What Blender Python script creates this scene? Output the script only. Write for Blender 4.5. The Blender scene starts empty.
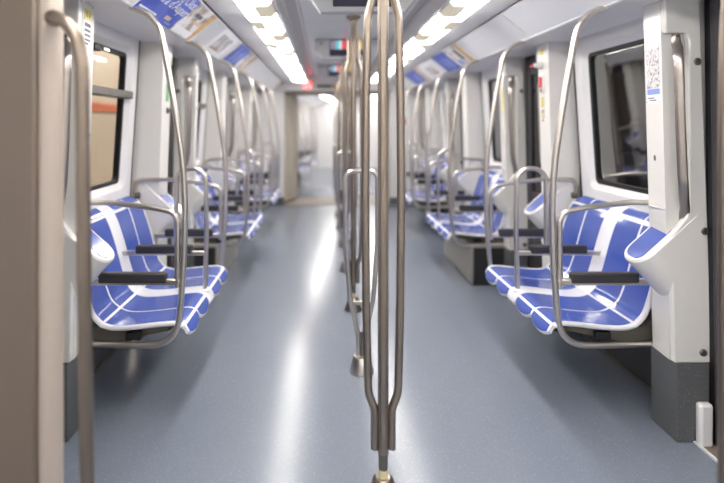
import bpy, bmesh, math, random
from math import pi, sin, cos
from mathutils import Vector, Matrix
random.seed(4)
SC = bpy.context.scene
COL = SC.collection

# ------------------------------------------------------------------ camera, world, exposure
CAM = Vector((-0.2, 0.0, 1.35))
cd = bpy.data.cameras.new('camera')
cam = bpy.data.objects.new('camera', cd); COL.objects.link(cam)
cam.location = CAM; cam.rotation_euler = (pi/2, 0, 0)
cd.sensor_fit = 'HORIZONTAL'; cd.sensor_width = 36.0
cd.lens = 501*36/724
cd.shift_x = (362-325)/724
cd.shift_y = -(241.5-124)/724
cd.clip_start = 0.02
cd.dof.use_dof = True; cd.dof.focus_distance = 2.1; cd.dof.aperture_fstop = 0.95
SC.camera = cam
w = bpy.data.worlds.new('world'); SC.world = w; w.use_nodes = True
w.node_tree.nodes['Background'].inputs[0].default_value = (0.5, 0.5, 0.55, 1)
w.node_tree.nodes['Background'].inputs[1].default_value = 0.02
SC.view_settings.view_transform = 'Standard'
SC.view_settings.look = 'None'
SC.view_settings.gamma = 1.0
SC.view_settings.use_curve_mapping = False
SC.view_settings.exposure = 0.84
LAMP = 13.0           # strength of the ceiling light diffusers
PLAT = 9.0           # strength of the station platform lamps outside the left windows
SC.cycles.max_bounces = 10
SC.cycles.diffuse_bounces = 6
SC.cycles.glossy_bounces = 6
SC.cycles.sample_clamp_indirect = 6.0

# ------------------------------------------------------------------ materials
def srgb(r, g, b):
    f = lambda c: (c/255/12.92) if c/255 <= .04045 else ((c/255+.055)/1.055)**2.4
    return (f(r), f(g), f(b), 1)
def mat(name, col, rough=.4, metal=0., noise=0., nscale=20., bump=0., bscale=200., spec=.5, coat=0., stretch=None):
    m = bpy.data.materials.new(name); m.use_nodes = True
    nt = m.node_tree; b = nt.nodes['Principled BSDF']
    b.inputs['Base Color'].default_value = col
    b.inputs['Roughness'].default_value = rough
    b.inputs['Metallic'].default_value = metal
    b.inputs['Specular IOR Level'].default_value = spec
    b.inputs['Coat Weight'].default_value = coat
    tc = nt.nodes.new('ShaderNodeTexCoord')
    out = tc.outputs['Object']
    if stretch:
        mp = nt.nodes.new('ShaderNodeMapping'); mp.inputs['Scale'].default_value = stretch
        nt.links.new(out, mp.inputs['Vector']); out = mp.outputs['Vector']
    n = nt.nodes.new('ShaderNodeTexNoise'); n.inputs['Scale'].default_value = nscale; n.inputs['Detail'].default_value = 4
    nt.links.new(out, n.inputs['Vector'])
    r = nt.nodes.new('ShaderNodeMix'); r.data_type = 'RGBA'
    k = 1-noise; 
    r.inputs[6].default_value = (col[0]*k, col[1]*k, col[2]*k, 1)
    r.inputs[7].default_value = tuple(min(1, c*(1+noise)) for c in col[:3])+(1,)
    nt.links.new(n.outputs['Fac'], r.inputs['Factor'])
    nt.links.new(r.outputs[2], b.inputs['Base Color'])
    if bump:
        n2 = nt.nodes.new('ShaderNodeTexNoise'); n2.inputs['Scale'].default_value = bscale
        nt.links.new(out, n2.inputs['Vector'])
        bp = nt.nodes.new('ShaderNodeBump'); bp.inputs['Strength'].default_value = bump; bp.inputs['Distance'].default_value = .002
        nt.links.new(n2.outputs['Fac'], bp.inputs['Height']); nt.links.new(bp.outputs['Normal'], b.inputs['Normal'])
    return m
def emis(name, col, s, base=(.8, .8, .8, 1)):
    m = bpy.data.materials.new(name); m.use_nodes = True
    nt = m.node_tree; b = nt.nodes['Principled BSDF']
    b.inputs['Base Color'].default_value = base
    b.inputs['Emission Color'].default_value = col; b.inputs['Emission Strength'].default_value = s
    return m
def speckle(name, col, dots, scale, rough, amount, dcol=None):
    m = bpy.data.materials.new(name); m.use_nodes = True
    nt = m.node_tree; b = nt.nodes['Principled BSDF']
    b.inputs['Roughness'].default_value = rough; b.inputs['Specular IOR Level'].default_value = .4
    tc = nt.nodes.new('ShaderNodeTexCoord')
    v = nt.nodes.new('ShaderNodeTexVoronoi'); v.inputs['Scale'].default_value = scale
    nt.links.new(tc.outputs['Object'], v.inputs['Vector'])
    lt = nt.nodes.new('ShaderNodeMath'); lt.operation = 'LESS_THAN'; lt.inputs[1].default_value = .22
    nt.links.new(v.outputs['Distance'], lt.inputs[0])
    sp = nt.nodes.new('ShaderNodeSeparateColor'); nt.links.new(v.outputs['Color'], sp.inputs[0])
    gt = nt.nodes.new('ShaderNodeMath'); gt.operation = 'LESS_THAN'; gt.inputs[1].default_value = amount
    nt.links.new(sp.outputs[0], gt.inputs[0])
    mu = nt.nodes.new('ShaderNodeMath'); mu.operation = 'MULTIPLY'
    nt.links.new(lt.outputs[0], mu.inputs[0]); nt.links.new(gt.outputs[0], mu.inputs[1])
    n = nt.nodes.new('ShaderNodeTexNoise'); n.inputs['Scale'].default_value = 5; n.inputs['Detail'].default_value = 6
    nt.links.new(tc.outputs['Object'], n.inputs['Vector'])
    a = nt.nodes.new('ShaderNodeMix'); a.data_type = 'RGBA'
    a.inputs[6].default_value = tuple(c*.97 for c in col[:3])+(1,); a.inputs[7].default_value = tuple(c*1.03 for c in col[:3])+(1,)
    nt.links.new(n.outputs['Fac'], a.inputs['Factor'])
    x = nt.nodes.new('ShaderNodeMix'); x.data_type = 'RGBA'
    x.inputs[7].default_value = dots
    nt.links.new(mu.outputs[0], x.inputs['Factor']); nt.links.new(a.outputs[2], x.inputs[6])
    nt.links.new(x.outputs[2], b.inputs['Base Color'])
    # slightly uneven gloss
    mr = nt.nodes.new('ShaderNodeMapRange'); mr.inputs[3].default_value = rough-.02; mr.inputs[4].default_value = rough+.03
    nt.links.new(n.outputs['Fac'], mr.inputs[0]); nt.links.new(mr.outputs[0], b.inputs['Roughness'])
    return m
def glass(name, tint, rough=.02, ior=1.0, f0=.3):
    m = bpy.data.materials.new(name); m.use_nodes = True
    nt = m.node_tree; nt.nodes.remove(nt.nodes['Principled BSDF'])
    o = nt.nodes['Material Output']
    t = nt.nodes.new('ShaderNodeBsdfTransparent'); t.inputs[0].default_value = tint
    g = nt.nodes.new('ShaderNodeBsdfGlossy'); g.inputs['Roughness'].default_value = rough
    lw = nt.nodes.new('ShaderNodeLayerWeight'); lw.inputs[0].default_value = .5      # facing term is the same from both sides
    pw = nt.nodes.new('ShaderNodeMath'); pw.operation = 'POWER'; pw.inputs[1].default_value = 4.5
    f = nt.nodes.new('ShaderNodeMath'); f.operation = 'MULTIPLY_ADD'; f.inputs[1].default_value = ior; f.inputs[2].default_value = f0
    nt.links.new(lw.outputs['Facing'], pw.inputs[0]); nt.links.new(pw.outputs[0], f.inputs[0])
    mx = nt.nodes.new('ShaderNodeMixShader')
    nt.links.new(f.outputs[0], mx.inputs[0]); nt.links.new(t.outputs[0], mx.inputs[1]); nt.links.new(g.outputs[0], mx.inputs[2])
    nt.links.new(mx.outputs[0], o.inputs[0])
    return m
def print_noise(name, base, ink, scale, thr=.55):      # flat print: mottled map or photograph
    m = bpy.data.materials.new(name); m.use_nodes = True
    nt = m.node_tree; b = nt.nodes['Principled BSDF']; b.inputs['Roughness'].default_value = .35
    tc = nt.nodes.new('ShaderNodeTexCoord')
    n = nt.nodes.new('ShaderNodeTexNoise'); n.inputs['Scale'].default_value = scale; n.inputs['Detail'].default_value = 3
    nt.links.new(tc.outputs['Object'], n.inputs['Vector'])
    cr = nt.nodes.new('ShaderNodeValToRGB'); cr.color_ramp.interpolation = 'EASE'
    cr.color_ramp.elements[0].position = thr-.12; cr.color_ramp.elements[0].color = base
    cr.color_ramp.elements[1].position = thr+.12; cr.color_ramp.elements[1].color = ink
    nt.links.new(n.outputs['Fac'], cr.inputs[0]); nt.links.new(cr.outputs[0], b.inputs['Base Color'])
    return m

M = dict(
    white=mat('white_moulding', srgb(224, 223, 224), .28, noise=.02, nscale=6),
    wall=mat('wall_plastic', srgb(229, 228, 228), .3, noise=.02, nscale=4),
    cove=mat('cove_plastic', srgb(220, 220, 226), .3, noise=.02, nscale=4),
    soffit=mat('soffit_plastic', srgb(234, 233, 235), .3, noise=.02, nscale=4),
    perch=mat('perch_plastic', srgb(224, 222, 219), .25, noise=.015, nscale=5, coat=.2),
    screen=mat('screen_paint', srgb(104, 92, 82), .45, noise=.03, nscale=5),
    screen_edge=mat('screen_edge', srgb(172, 160, 150), .4, noise=.03, nscale=5),
    base=speckle('kick_laminate', srgb(92, 94, 96), srgb(165, 165, 165), 160, .45, .35),
    kick=mat('kick_shaded_grey', srgb(70, 70, 72), .5, noise=.06, nscale=8),  # grey darkened to put the under-seat shadow into the colour
    floor=speckle('floor_vinyl', srgb(119, 127, 141), srgb(184, 188, 190), 190, .2, .25),
    steel=mat('brushed_steel', srgb(206, 200, 194), .32, 1, noise=.05, nscale=30, stretch=(1, 1, .05)),
    steel2=mat('satin_steel', srgb(154, 142, 131), .36, 1, noise=.06, nscale=40, stretch=(1, 1, .04)),
    polish=mat('polished_steel', srgb(214, 208, 203), .3, 1, noise=.04, nscale=30),
    handle=mat('handle_steel', srgb(172, 164, 158), .32, 1, noise=.04, nscale=30),
    fsteel=mat('foreground_steel', srgb(138, 126, 115), .36, 1, noise=.05, nscale=30),
    dsteel=mat('dark_steel', srgb(120, 116, 112), .4, .8, noise=.1, nscale=15),
    alu=mat('ceiling_aluminium', srgb(232, 232, 233), .3, .15, noise=.05, nscale=12, stretch=(.2, 3, 1)),
    rail=mat('rail_grey', srgb(226, 224, 224), .35, .1, noise=.05, nscale=20),
    drail=mat('rail_dark', srgb(196, 192, 192), .35, .1, noise=.05, nscale=20),
    ceil=mat('ceiling_paint', srgb(232, 231, 232), .35, noise=.02, nscale=5),
    black=mat('black_rubber', srgb(18, 18, 20), .5, noise=.2, nscale=30),
    pad=mat('armrest_rubber', srgb(52, 51, 56), .5, noise=.12, nscale=60, bump=.2),
    blue=mat('blue_plastic', srgb(64, 88, 172), .17, noise=.05, nscale=7, coat=.5),
    shell=mat('seat_white', srgb(228, 229, 236), .2, noise=.02, nscale=7, coat=.4),
    under=mat('seat_underside', srgb(92, 88, 80), .6, noise=.1, nscale=12),  # tone lowered as well, painting in deeper shade below the seat
    cream=mat('cream_ring', srgb(208, 198, 160), .4, noise=.05, nscale=30),
    boxlight=mat('box_steel', srgb(168, 162, 155), .38, .5, noise=.06, nscale=10),
    boxdark=mat('box_dark', srgb(40, 40, 43), .5, noise=.1, nscale=10),
    holder=emis('lamp_end_glow', srgb(240, 226, 200), .3, (.34, .32, .28, 1)),
    doorgrey=mat('door_stile', srgb(66, 63, 68), .4, .3, noise=.06, nscale=12),
    monitor=mat('monitor_case', srgb(186, 186, 190), .4, noise=.02, nscale=10),
    bellows=mat('bellows_fabric', srgb(196, 188, 176), .7, noise=.08, nscale=12),
    sill=mat('sill_brown', srgb(128, 116, 106), .5, noise=.1, nscale=15),
    red=mat('red_plastic', srgb(200, 30, 25), .3, noise=.05),
    yellow=mat('yellow_print', srgb(206, 190, 112), .4, noise=.15, nscale=120),
    green=mat('green_print', srgb(70, 165, 105), .4, noise=.05),
    paper=mat('paper_white', srgb(238, 238, 242), .4, noise=.02),
    ink=mat('dark_ink', srgb(95, 95, 110), .5, noise=.2, nscale=200),
    mapblue=mat('map_blue', srgb(128, 152, 214), .4, noise=.04),
    map=print_noise('map_print', srgb(212, 211, 210), srgb(140, 128, 146), 75, .55),
    pblue=print_noise('poster_blue', srgb(62, 84, 190), srgb(92, 112, 208), 7, .5),
    photo=print_noise('poster_photo', srgb(226, 222, 222), srgb(150, 138, 132), 11, .55),
    gold=mat('poster_gold', srgb(216, 172, 98), .35, noise=.12, nscale=14),
    tan=mat('poster_tan', srgb(214, 186, 164), .35, noise=.1, nscale=14),
    grey=print_noise('poster_grey', srgb(205, 203, 206), srgb(160, 158, 165), 14, .5),
    glass=glass('window_glass', (.86, .88, .87, 1)),
    glass2=glass('platform_window_glass', (.9, .9, .88, 1), ior=.5, f0=.06),
    dglass=glass('door_glass', (.35, .36, .38, 1), f0=.08),
    tunnel=mat('tunnel_dark', srgb(52, 48, 46), .8, noise=.3, nscale=2),
    plat=mat('platform_tan', srgb(206, 195, 180), .5, noise=.05, nscale=2),
    orange=mat('platform_orange', srgb(206, 104, 62), .5, noise=.06, nscale=2),
    lamp=emis('diffuser_glow', (1, .955, .895, 1), LAMP),
    platlamp=emis('platform_lamp', (1, .93, .82, 1), PLAT),
    redlamp=emis('red_signal', (1, .03, .03, 1), 3.0),
    s_dark=emis('display_dark', srgb(25, 25, 45), .5, (.02, .02, .025, 1)),
    s_cyan=emis('display_cyan', srgb(90, 200, 215), .55, (.02, .02, .025, 1)),
    s_white=emis('display_white', srgb(225, 228, 230), .55, (.02, .02, .025, 1)),
    s_red=emis('display_red', srgb(220, 80, 85), .55, (.02, .02, .025, 1)),
    s_mauve=emis('display_mauve', srgb(150, 135, 150), .55, (.02, .02, .025, 1)),
    s_yellow=emis('display_yellow', srgb(215, 190, 120), .55, (.02, .02, .025, 1)),
)

# ------------------------------------------------------------------ mesh helpers
class MB:
    def __init__(self): self.v = []; self.f = []; self.mi = []
    def add(self, vs, fs, mi=0):
        o = len(self.v); self.v += [tuple(p) for p in vs]
        for f in fs: self.f.append(tuple(i+o for i in f)); self.mi.append(mi)
        return self
    def box(self, x0, x1, y0, y1, z0, z1, mi=0):
        return self.add([(x0,y0,z0),(x1,y0,z0),(x1,y1,z0),(x0,y1,z0),(x0,y0,z1),(x1,y0,z1),(x1,y1,z1),(x0,y1,z1)],
                 [(0,3,2,1),(4,5,6,7),(0,1,5,4),(1,2,6,5),(2,3,7,6),(3,0,4,7)], mi)
    def prism(self, poly, y0, y1, mi=0, axis='y'):
        n = len(poly)
        P = (lambda a, b, t: (a, t, b)) if axis == 'y' else ((lambda a, b, t: (t, a, b)) if axis == 'x' else (lambda a, b, t: (a, b, t)))
        vs = [P(a, b, y0) for a, b in poly]+[P(a, b, y1) for a, b in poly]
        fs = [tuple(range(n)), tuple(range(2*n-1, n-1, -1))]+[(i, i+n, (i+1) % n+n, (i+1) % n) for i in range(n)]
        return self.add(vs, fs, mi)
    def strip(self, profile, y0, y1, thick, mi=0, n=1):      # thin sheet along y that follows an (x,z) profile
        pts = [Vector((a, b)) for a, b in profile]; off = []
        for i, p in enumerate(pts):
            d = (pts[min(i+1, len(pts)-1)]-pts[max(i-1, 0)]).normalized(); off.append(p+Vector((-d.y, d.x))*thick)
        return self.prism([tuple(p) for p in pts]+[tuple(p) for p in reversed(off)], y0, y1, mi)
    def tube(self, pts, r, n=10, sec=None, up=None, mi=0, cap=True):
        pts = [Vector(p) for p in pts]; m = len(pts)
        if sec is None: sec = [(r*cos(2*pi*k/n), r*sin(2*pi*k/n)) for k in range(n)]
        n = len(sec); vs = []; u = None
        for i, p in enumerate(pts):
            t = (pts[min(i+1, m-1)]-pts[max(i-1, 0)]).normalized()
            if u is None:
                ref = Vector(up) if up else (Vector((0, 1, 0)) if abs(t.y) < .9 else Vector((1, 0, 0)))
                u = (ref-t*ref.dot(t)).normalized()
            else: u = (u-t*u.dot(t)).normalized()
            v = t.cross(u)
            vs += [p+u*a+v*b for a, b in sec]
        fs = [(i*n+k, i*n+(k+1) % n, (i+1)*n+(k+1) % n, (i+1)*n+k) for i in range(m-1) for k in range(n)]
        if cap: fs += [tuple(reversed(range(n))), tuple((m-1)*n+k for k in range(n))]
        return self.add(vs, fs, mi)
    def lathe(self, prof, c=(0, 0, 0), n=20, axis='z', mi=0):
        vs = []; m = len(prof)
        for r, h in prof:
            for k in range(n):
                a, b = r*cos(2*pi*k/n), r*sin(2*pi*k/n)
                p = (a, b, h) if axis == 'z' else ((a, h, b) if axis == 'y' else (h, a, b))
                vs.append((c[0]+p[0], c[1]+p[1], c[2]+p[2]))
        fs = [(i*n+k, i*n+(k+1) % n, (i+1)*n+(k+1) % n, (i+1)*n+k) for i in range(m-1) for k in range(n)]
        fs += [tuple(reversed(range(n))), tuple((m-1)*n+k for k in range(n))]
        return self.add(vs, fs, mi)
    def grid(self, rows, mi=0):
        n = len(rows[0]); m = len(rows)
        return self.add([p for r in rows for p in r],
            [(i*n+k, i*n+k+1, (i+1)*n+k+1, (i+1)*n+k) for i in range(m-1) for k in range(n-1)], mi)
    def build(self, name, mats, parent=None, origin=None, bevel=0, smooth=35, segs=2):
        if origin is None: origin = Vector(parent['_o']) if parent is not None and '_o' in parent.keys() else Vector((0, 0, 0))
        o = Vector(origin)
        me = bpy.data.meshes.new(name)
        me.from_pydata([tuple(Vector(p)-o) for p in self.v], [], self.f)
        bm = bmesh.new(); bm.from_mesh(me); bmesh.ops.recalc_face_normals(bm, faces=bm.faces)
        bm.to_mesh(me); bm.free()
        for mm in (mats if isinstance(mats, (list, tuple)) else [mats]): me.materials.append(mm)
        if len(set(self.mi)) > 1: me.polygons.foreach_set('material_index', self.mi)
        if smooth:
            me.polygons.foreach_set('use_smooth', [True]*len(me.polygons)); me.set_sharp_from_angle(angle=math.radians(smooth))
        ob = bpy.data.objects.new(name, me); COL.objects.link(ob)
        ob['_o'] = list(o)
        if parent is not None: ob.parent = parent
        else: ob.location = o
        if bevel:
            b = ob.modifiers.new('bevel', 'BEVEL'); b.width = bevel; b.segments = segs; b.limit_method = 'ANGLE'; b.angle_limit = math.radians(40)
        return ob
def fillet(pts, radii, n=6):
    pts = [Vector(p) for p in pts]; out = [pts[0]]
    if not isinstance(radii, (list, tuple)): radii = [radii]*(len(pts)-2)
    for i in range(1, len(pts)-1):
        a, b, c = pts[i-1], pts[i], pts[i+1]
        d1 = (a-b); d2 = (c-b); l1, l2 = d1.length, d2.length; d1.normalize(); d2.normalize()
        ang = d1.angle(d2)
        if ang > pi-.02: out.append(b); continue
        r = radii[i-1]; t = min(r/math.tan(ang/2), l1*.49, l2*.49); r = t*math.tan(ang/2)
        p1 = b+d1*t; p2 = b+d2*t
        ctr = b+(d1+d2).normalized()*(r/sin(ang/2))
        v1, v2 = p1-ctr, p2-ctr; th = v1.angle(v2)
        for k in range(n+1):
            s = k/n
            out.append(ctr+(v1*sin((1-s)*th)+v2*sin(s*th))/sin(th))
    out.append(pts[-1]); return out
def catmull(pts, n=5):
    P = [Vector(p) for p in pts]; P = [2*P[0]-P[1]]+P+[2*P[-1]-P[-2]]; out = []
    for i in range(1, len(P)-2):
        for k in range(n):
            t = k/n; a, b, c, d = P[i-1], P[i], P[i+1], P[i+2]
            out.append(.5*((2*b)+(c-a)*t+(2*a-5*b+4*c-d)*t*t+(3*b-a-3*c+d)*t**3))
    out.append(P[-2]); return out
def empty(name, o=(0, 0, 0)):
    e = bpy.data.objects.new(name, None); COL.objects.link(e); e.location = o; e['_o'] = list(o); e.empty_display_size = .1
    return e
def tag(o, label, cat, group=None):
    o['label'] = label; o['category'] = cat
    if group: o['group'] = group
    elif 'group' in o: del o['group']
    return o
def struct(o): o['kind'] = 'structure'; return o
def copy_tree(o):
    r = o.copy(); COL.objects.link(r)
    for ch in [c for c in bpy.data.objects if c.parent == o]:
        c = ch.copy(); COL.objects.link(c); c.parent = r
        for g in [g for g in bpy.data.objects if g.parent == ch]:
            d = g.copy(); COL.objects.link(d); d.parent = c
    return r
USED = set()
def inst(proto, X, label=None, cat=None, group=None):       # first use moves the prototype itself, later uses copy it
    o = copy_tree(proto) if proto.as_pointer() in USED else proto
    USED.add(proto.as_pointer())
    o.matrix_basis = X @ Matrix.Translation(Vector(proto['_o']))
    o['_o'] = proto['_o']
    if label: tag(o, label, cat, group)
    return o
T = lambda x, y, z=0: Matrix.Translation((x, y, z))
R180 = Matrix.Rotation(pi, 4, 'Z')
FX = Matrix.Diagonal((-1, 1, 1, 1)); FY = Matrix.Diagonal((1, -1, 1, 1))

# ------------------------------------------------------------------ cross-section numbers (metres)
PITCH = 1.9
G0 = 2.76            # middle of the nearest seat pair
A0 = 2.125           # near face of the nearest pillar
D0 = 3.725-PITCH     # middle of the doorway at the camera
HP = .46             # half width of a seat pair
ZS = 1.885           # soffit height
YEND = 8.35
YBACK = -2.6
def wx(z): return 1.45 if z <= .95 else 1.45-.06*(z-.95)/.935
def px_(z): return 1.293-.028*z      # aisle face of the pillars

# ------------------------------------------------------------------ room shell: floor and ceiling
def shell(y0, y1, X, back=False):
    f = struct(MB().box(-1.47, 1.47, y0, y1, -.05, 0).build('floor', M['floor'], smooth=0)); f.matrix_basis = X
    c = struct(MB().box(-1.5, 1.5, y0, y1, 2.18, 2.24).box(-1.5, -1.47, y0, y1, ZS, 2.18).box(1.47, 1.5, y0, y1, ZS, 2.18)
               .build('ceiling', M['ceil'], smooth=0)); c.matrix_basis = X
    # aluminium panels across the middle of the ceiling
    y = y0; k = 0
    while y < y1-.05:
        ye = min(y+.46, y1)
        MB().box(-.365, .365, y+.004, ye-.004, 2.135, 2.16).build('ceiling_panel', M['alu'], c, (0, 0, 0), bevel=.003)
        y = ye
    for s in (-1, 1):
        a, b = sorted((s*.369, s*.386)); MB().box(a, b, y0, y1, 2.122, 2.16).build('rail_lip', M['alu'], c, (0, 0, 0))
        a, b = sorted((s*.386, s*.462)); MB().box(a, b, y0, y1, 2.145, 2.17).build('dark_rail', M['drail'], c, (0, 0, 0))
        a, b = sorted((s*.462, s*.478)); MB().box(a, b, y0, y1, 2.138, 2.17).build('rail_lip', M['rail'], c, (0, 0, 0))
        a, b = sorted((s*.478, s*.492)); MB().box(a, b, y0, y1, 2.032, 2.17).build('grey_rail', M['rail'], c, (0, 0, 0))
        # flat painted panel between lamp strip and cove
        y = y0
        while y < y1-.05:
            ye = min(y+.95, y1)
            a, b = sorted((s*.708, s*.872))
            MB().box(a, b, y+.002, ye-.002, 2.036, 2.05).build('side_panel', M['ceil'], c, (0, 0, 0), bevel=.002)
            m = MB().prism([(s*.886, 2.032), (s*1.082, ZS-.006), (s*1.092, ZS+.008), (s*.896, 2.046)], y+.003, ye-.003)
            m.build('cove_panel', M['cove'], c, (0, 0, 0), bevel=.002)
            y = ye
        a, b = sorted((s*1.07, s*1.43)); MB().box(a, b, y0, y1, ZS, ZS+.02).build('soffit', M['soffit'], c, (0, 0, 0))
    return f, c
shell(YBACK, YEND, Matrix())

def lamp_strip(s, y0, y1, X, label):
    e = empty('ceiling_light', (s*.6, (y0+y1)/2, 2.03))
    MB().box(s*.6-.108, s*.6-.1, y0, y1, 2.03, 2.07).box(s*.6+.1, s*.6+.108, y0, y1, 2.03, 2.07).box(s*.6-.1, s*.6+.1, y0, y1, 2.062, 2.07).build('lamp_tray', M['drail'], e)
    for row, (a, b) in enumerate(((.50, .60), (.60, .70))):
        x0, x1 = sorted((s*a, s*b))
        y = 2.80-.9*7+(.42 if row else 0)
        while y < y1:
            for (p, q, nm, mt, z) in ((y, y+.28, 'lamp_holder', M['holder'], 2.035), (y+.28, y+.9, 'lamp_diffuser', M['lamp'], 2.04)):
                p, q = max(p, y0+.02), min(q, y1-.02)
                if q-p > .02:
                    i_, o_ = (s*.6, s*.5) if row == 0 else (s*.6, s*.7)
                    k_ = o_+(.022 if i_ > o_ else -.022)
                    MB().prism([(o_, 2.06), (o_, 2.032), (k_, 2.012+z-2.04), (i_, 2.010+z-2.04), (i_, 2.06)], p, q).build(nm, mt, e, smooth=0)
            y += .9
    e.matrix_basis = X @ T(s*.6, (y0+y1)/2, 2.03)
    return tag(e, label, 'ceiling light')
lamp_strip(-1, YBACK, YEND-.42, Matrix(), 'long bright fluorescent light strip in the ceiling left of the centre poles')
lamp_strip(1, YBACK, YEND-.42, Matrix(), 'long bright fluorescent light strip in the ceiling right of the centre poles')

# ------------------------------------------------------------------ walls: bays with windows, pillars, doors
def rrect(y0, y1, z0, z1, r, n=5):
    out = []
    for cy, cz, a0 in ((y1-r, z1-r, 0), (y0+r, z1-r, pi/2), (y0+r, z0+r, pi), (y1-r, z0+r, 3*pi/2)):
        out += [(cy+r*cos(a0+pi/2*k/n), cz+r*sin(a0+pi/2*k/n)) for k in range(n+1)]
    return out
def ring(mb, A, da, B, db, mi=0):      # band between two loops of (y,z) points that lie off the wall plane by da, db
    n = len(A)
    vs = [(wx(z)+da, y, z) for y, z in A]+[(wx(z)+db, y, z) for y, z in B]
    return mb.add(vs, [(i, (i+1) % n, n+(i+1) % n, n+i) for i in range(n)], mi)
def outer_for(loop, y0, y1, z0, z1):   # points on the rectangle in the same order as a rounded loop
    n = len(loop)//4; out = []
    for q, (cy, cz) in enumerate(((y1, z1), (y0, z1), (y0, z0), (y1, z0))):
        for k in range(n): out.append((cy, cz))
    return out
WY0, WY1, WZ0, WZ1 = -.36, .335, .985, 1.785       # the glass opening, from the middle of the bay
def make_bay():
    o = (1.45, 0, 0)
    e = empty('wall_right', o); struct(e)
    H = .46
    m = MB().box(1.45, 1.48, -H-.01, H-.005, .36, .90).build('wall_panel', M['wall'], e)
    m = MB().box(1.446, 1.48, -H-.01, H-.005, 0, .36).build('kick_panel', M['kick'], e)
    m = MB().box(1.436, 1.447, -H-.01, H-.005, 0, .022).build('skirting_strip', M['dsteel'], e)
    hole = rrect(WY0, WY1, WZ0, WZ1, .035); outr = rrect(-H-.01, H-.008, .90, ZS, .003)
    wide = rrect(WY0-.035, WY1+.035, WZ0-.035, WZ1+.035, .06)
    b = MB(); ring(b, outr, 0, wide, 0); ring(b, wide, 0, hole, .028); ring(b, outr, 0, outr, .03)
    b.build('window_surround', M['white'], e)
    b = MB(); b.v = []
    b.add([(wx(z)+o, y, z) for z in (.36, .95, ZS) for o in (-.004, .02) for y in (H-.010, H+.004)], [(0,1,5,4),(4,5,9,8),(2,3,7,6),(6,7,11,10),(0,2,6,4),(4,6,10,8),(1,3,7,5),(5,7,11,9)])
    b.build('seam_seal', M['black'], e)
    return e
def make_window(bar):
    e = empty('window_1', (1.45, 0, .98)); struct(e)
    hole = rrect(WY0, WY1, WZ0, WZ1, .035); inn = rrect(WY0+.022, WY1-.022, WZ0+.022, WZ1-.022, .03)
    b = MB(); ring(b, hole, .026, inn, .026); ring(b, inn, .026, inn, .06); ring(b, hole, .026, hole, .06)
    b.build('gasket', M['black'], e)
    b = MB(); n = len(inn)
    b.add([(wx(z)+.04, y, z) for y, z in inn], [tuple(range(n))]); b.build('pane', M['glass2' if bar else 'glass'], e, smooth=0)
    if bar:
        x = wx(1.53)
        b = MB().box(x-.022, x+.05, WY0-.01, WY1+.02, 1.505, 1.552); b.build('hopper_bar', M['dsteel'], e, bevel=.006)
        x = wx(1.75)
        MB().box(x-.02, x+.03, WY0+.17, WY0+.25, 1.735, 1.765).build('hopper_latch', M['black'], e, bevel=.004)
        MB().box(x-.028, x, WY0+.26, WY0+.33, 1.74, 1.76).build('hopper_catch', M['polish'], e, bevel=.004)
    return e
# pillar: near face at local y = 0, thickness 0.16 towards +y, right-hand side
def make_pillar():
    e = empty('trim_1', (1.3, 0, 0)); struct(e)
    zs = (.335, 1.05, ZS)
    b = MB(); yb, ye = .03, .162
    # body (its near face is the back of the recess)
    sec = lambda z: [(px_(z), yb), (px_(z)+.012, ye), (1.46, ye), (1.46, yb)]
    rows = [[(x, y, z) for x, y in sec(z)+sec(z)[:1]] for z in zs]
    b.grid(rows); b.add([(x, y, ZS) for x, y in sec(ZS)], [(0, 1, 2, 3)])
    b.build('pillar_body', M['perch'], e)
    fx = lambda z: 1.436-.045*max(0, z-.6)/1.28
    poly = [(px_(.335), .335), (px_(.62), .62), (px_(.87), .87), (1.335, .955), (1.347, 1.0), (1.345, 1.70), (1.335, 1.737), (px_(1.737)+.008, 1.737), (px_(1.76), 1.76), (px_(ZS), ZS), (fx(ZS), ZS), (fx(.6), .6), (1.436, .335)]
    MB().prism(poly, 0, yb+.001).build('pillar_face', M['perch'], e, bevel=.006)
    MB().box(px_(0)-.002, 1.429, -.003, .166, 0, .334).build('pillar_base', M['base'], e, bevel=.003)
    for x, z in ((1.380, 1.615), (1.410, .895), (1.404, .38)):
        MB().lathe([(.0005, -.003), (.005, -.003), (.006, -.007), (.013, -.007), (.016, -.003), (.016, .004), (.0005, .004)], (x, 0, z), 14, 'y').build('bolt', M['dsteel'], e)
    MB().box(px_(.98)-.001, px_(.98)+.01, .03, .15, .979, .983).build('joint', M['cove'], e)
    return e
def make_handle():
    e = empty('grab_handle', (1.29, 0, .93))
    p = catmull([(1.304, .028, 1.745), (1.303, .020, 1.70), (1.296, -.002, 1.672), (1.280, -.026, 1.640), (1.276, -.034, 1.60), (1.277, -.035, 1.54), (1.283, -.035, 1.35), (1.291, -.035, 1.16),
                 (1.297, -.033, 1.09), (1.313, -.014, 1.035), (1.331, .006, .992), (1.336, .018, .96), (1.336, .026, .93)], 4)
    sec = [(.0075*sin(2*pi*k/16), .0185*cos(2*pi*k/16)) for k in range(16)]
    _p = MB().tube(p, 0, sec=sec, up=(-.6, -.8, 0)).build('handle_bar', M['handle'], e, smooth=60)
    for q in ((1.301, .012, 1.725), (1.334, .018, .945)):
        MB().lathe([(.0005, -.004), (.005, -.004), (.006, 0), (.006, .004), (.0005, .004)], (q[0], q[1]-.006, q[2]), 10, 'y').build('screw', M['dsteel'], e)
    return e
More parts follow.
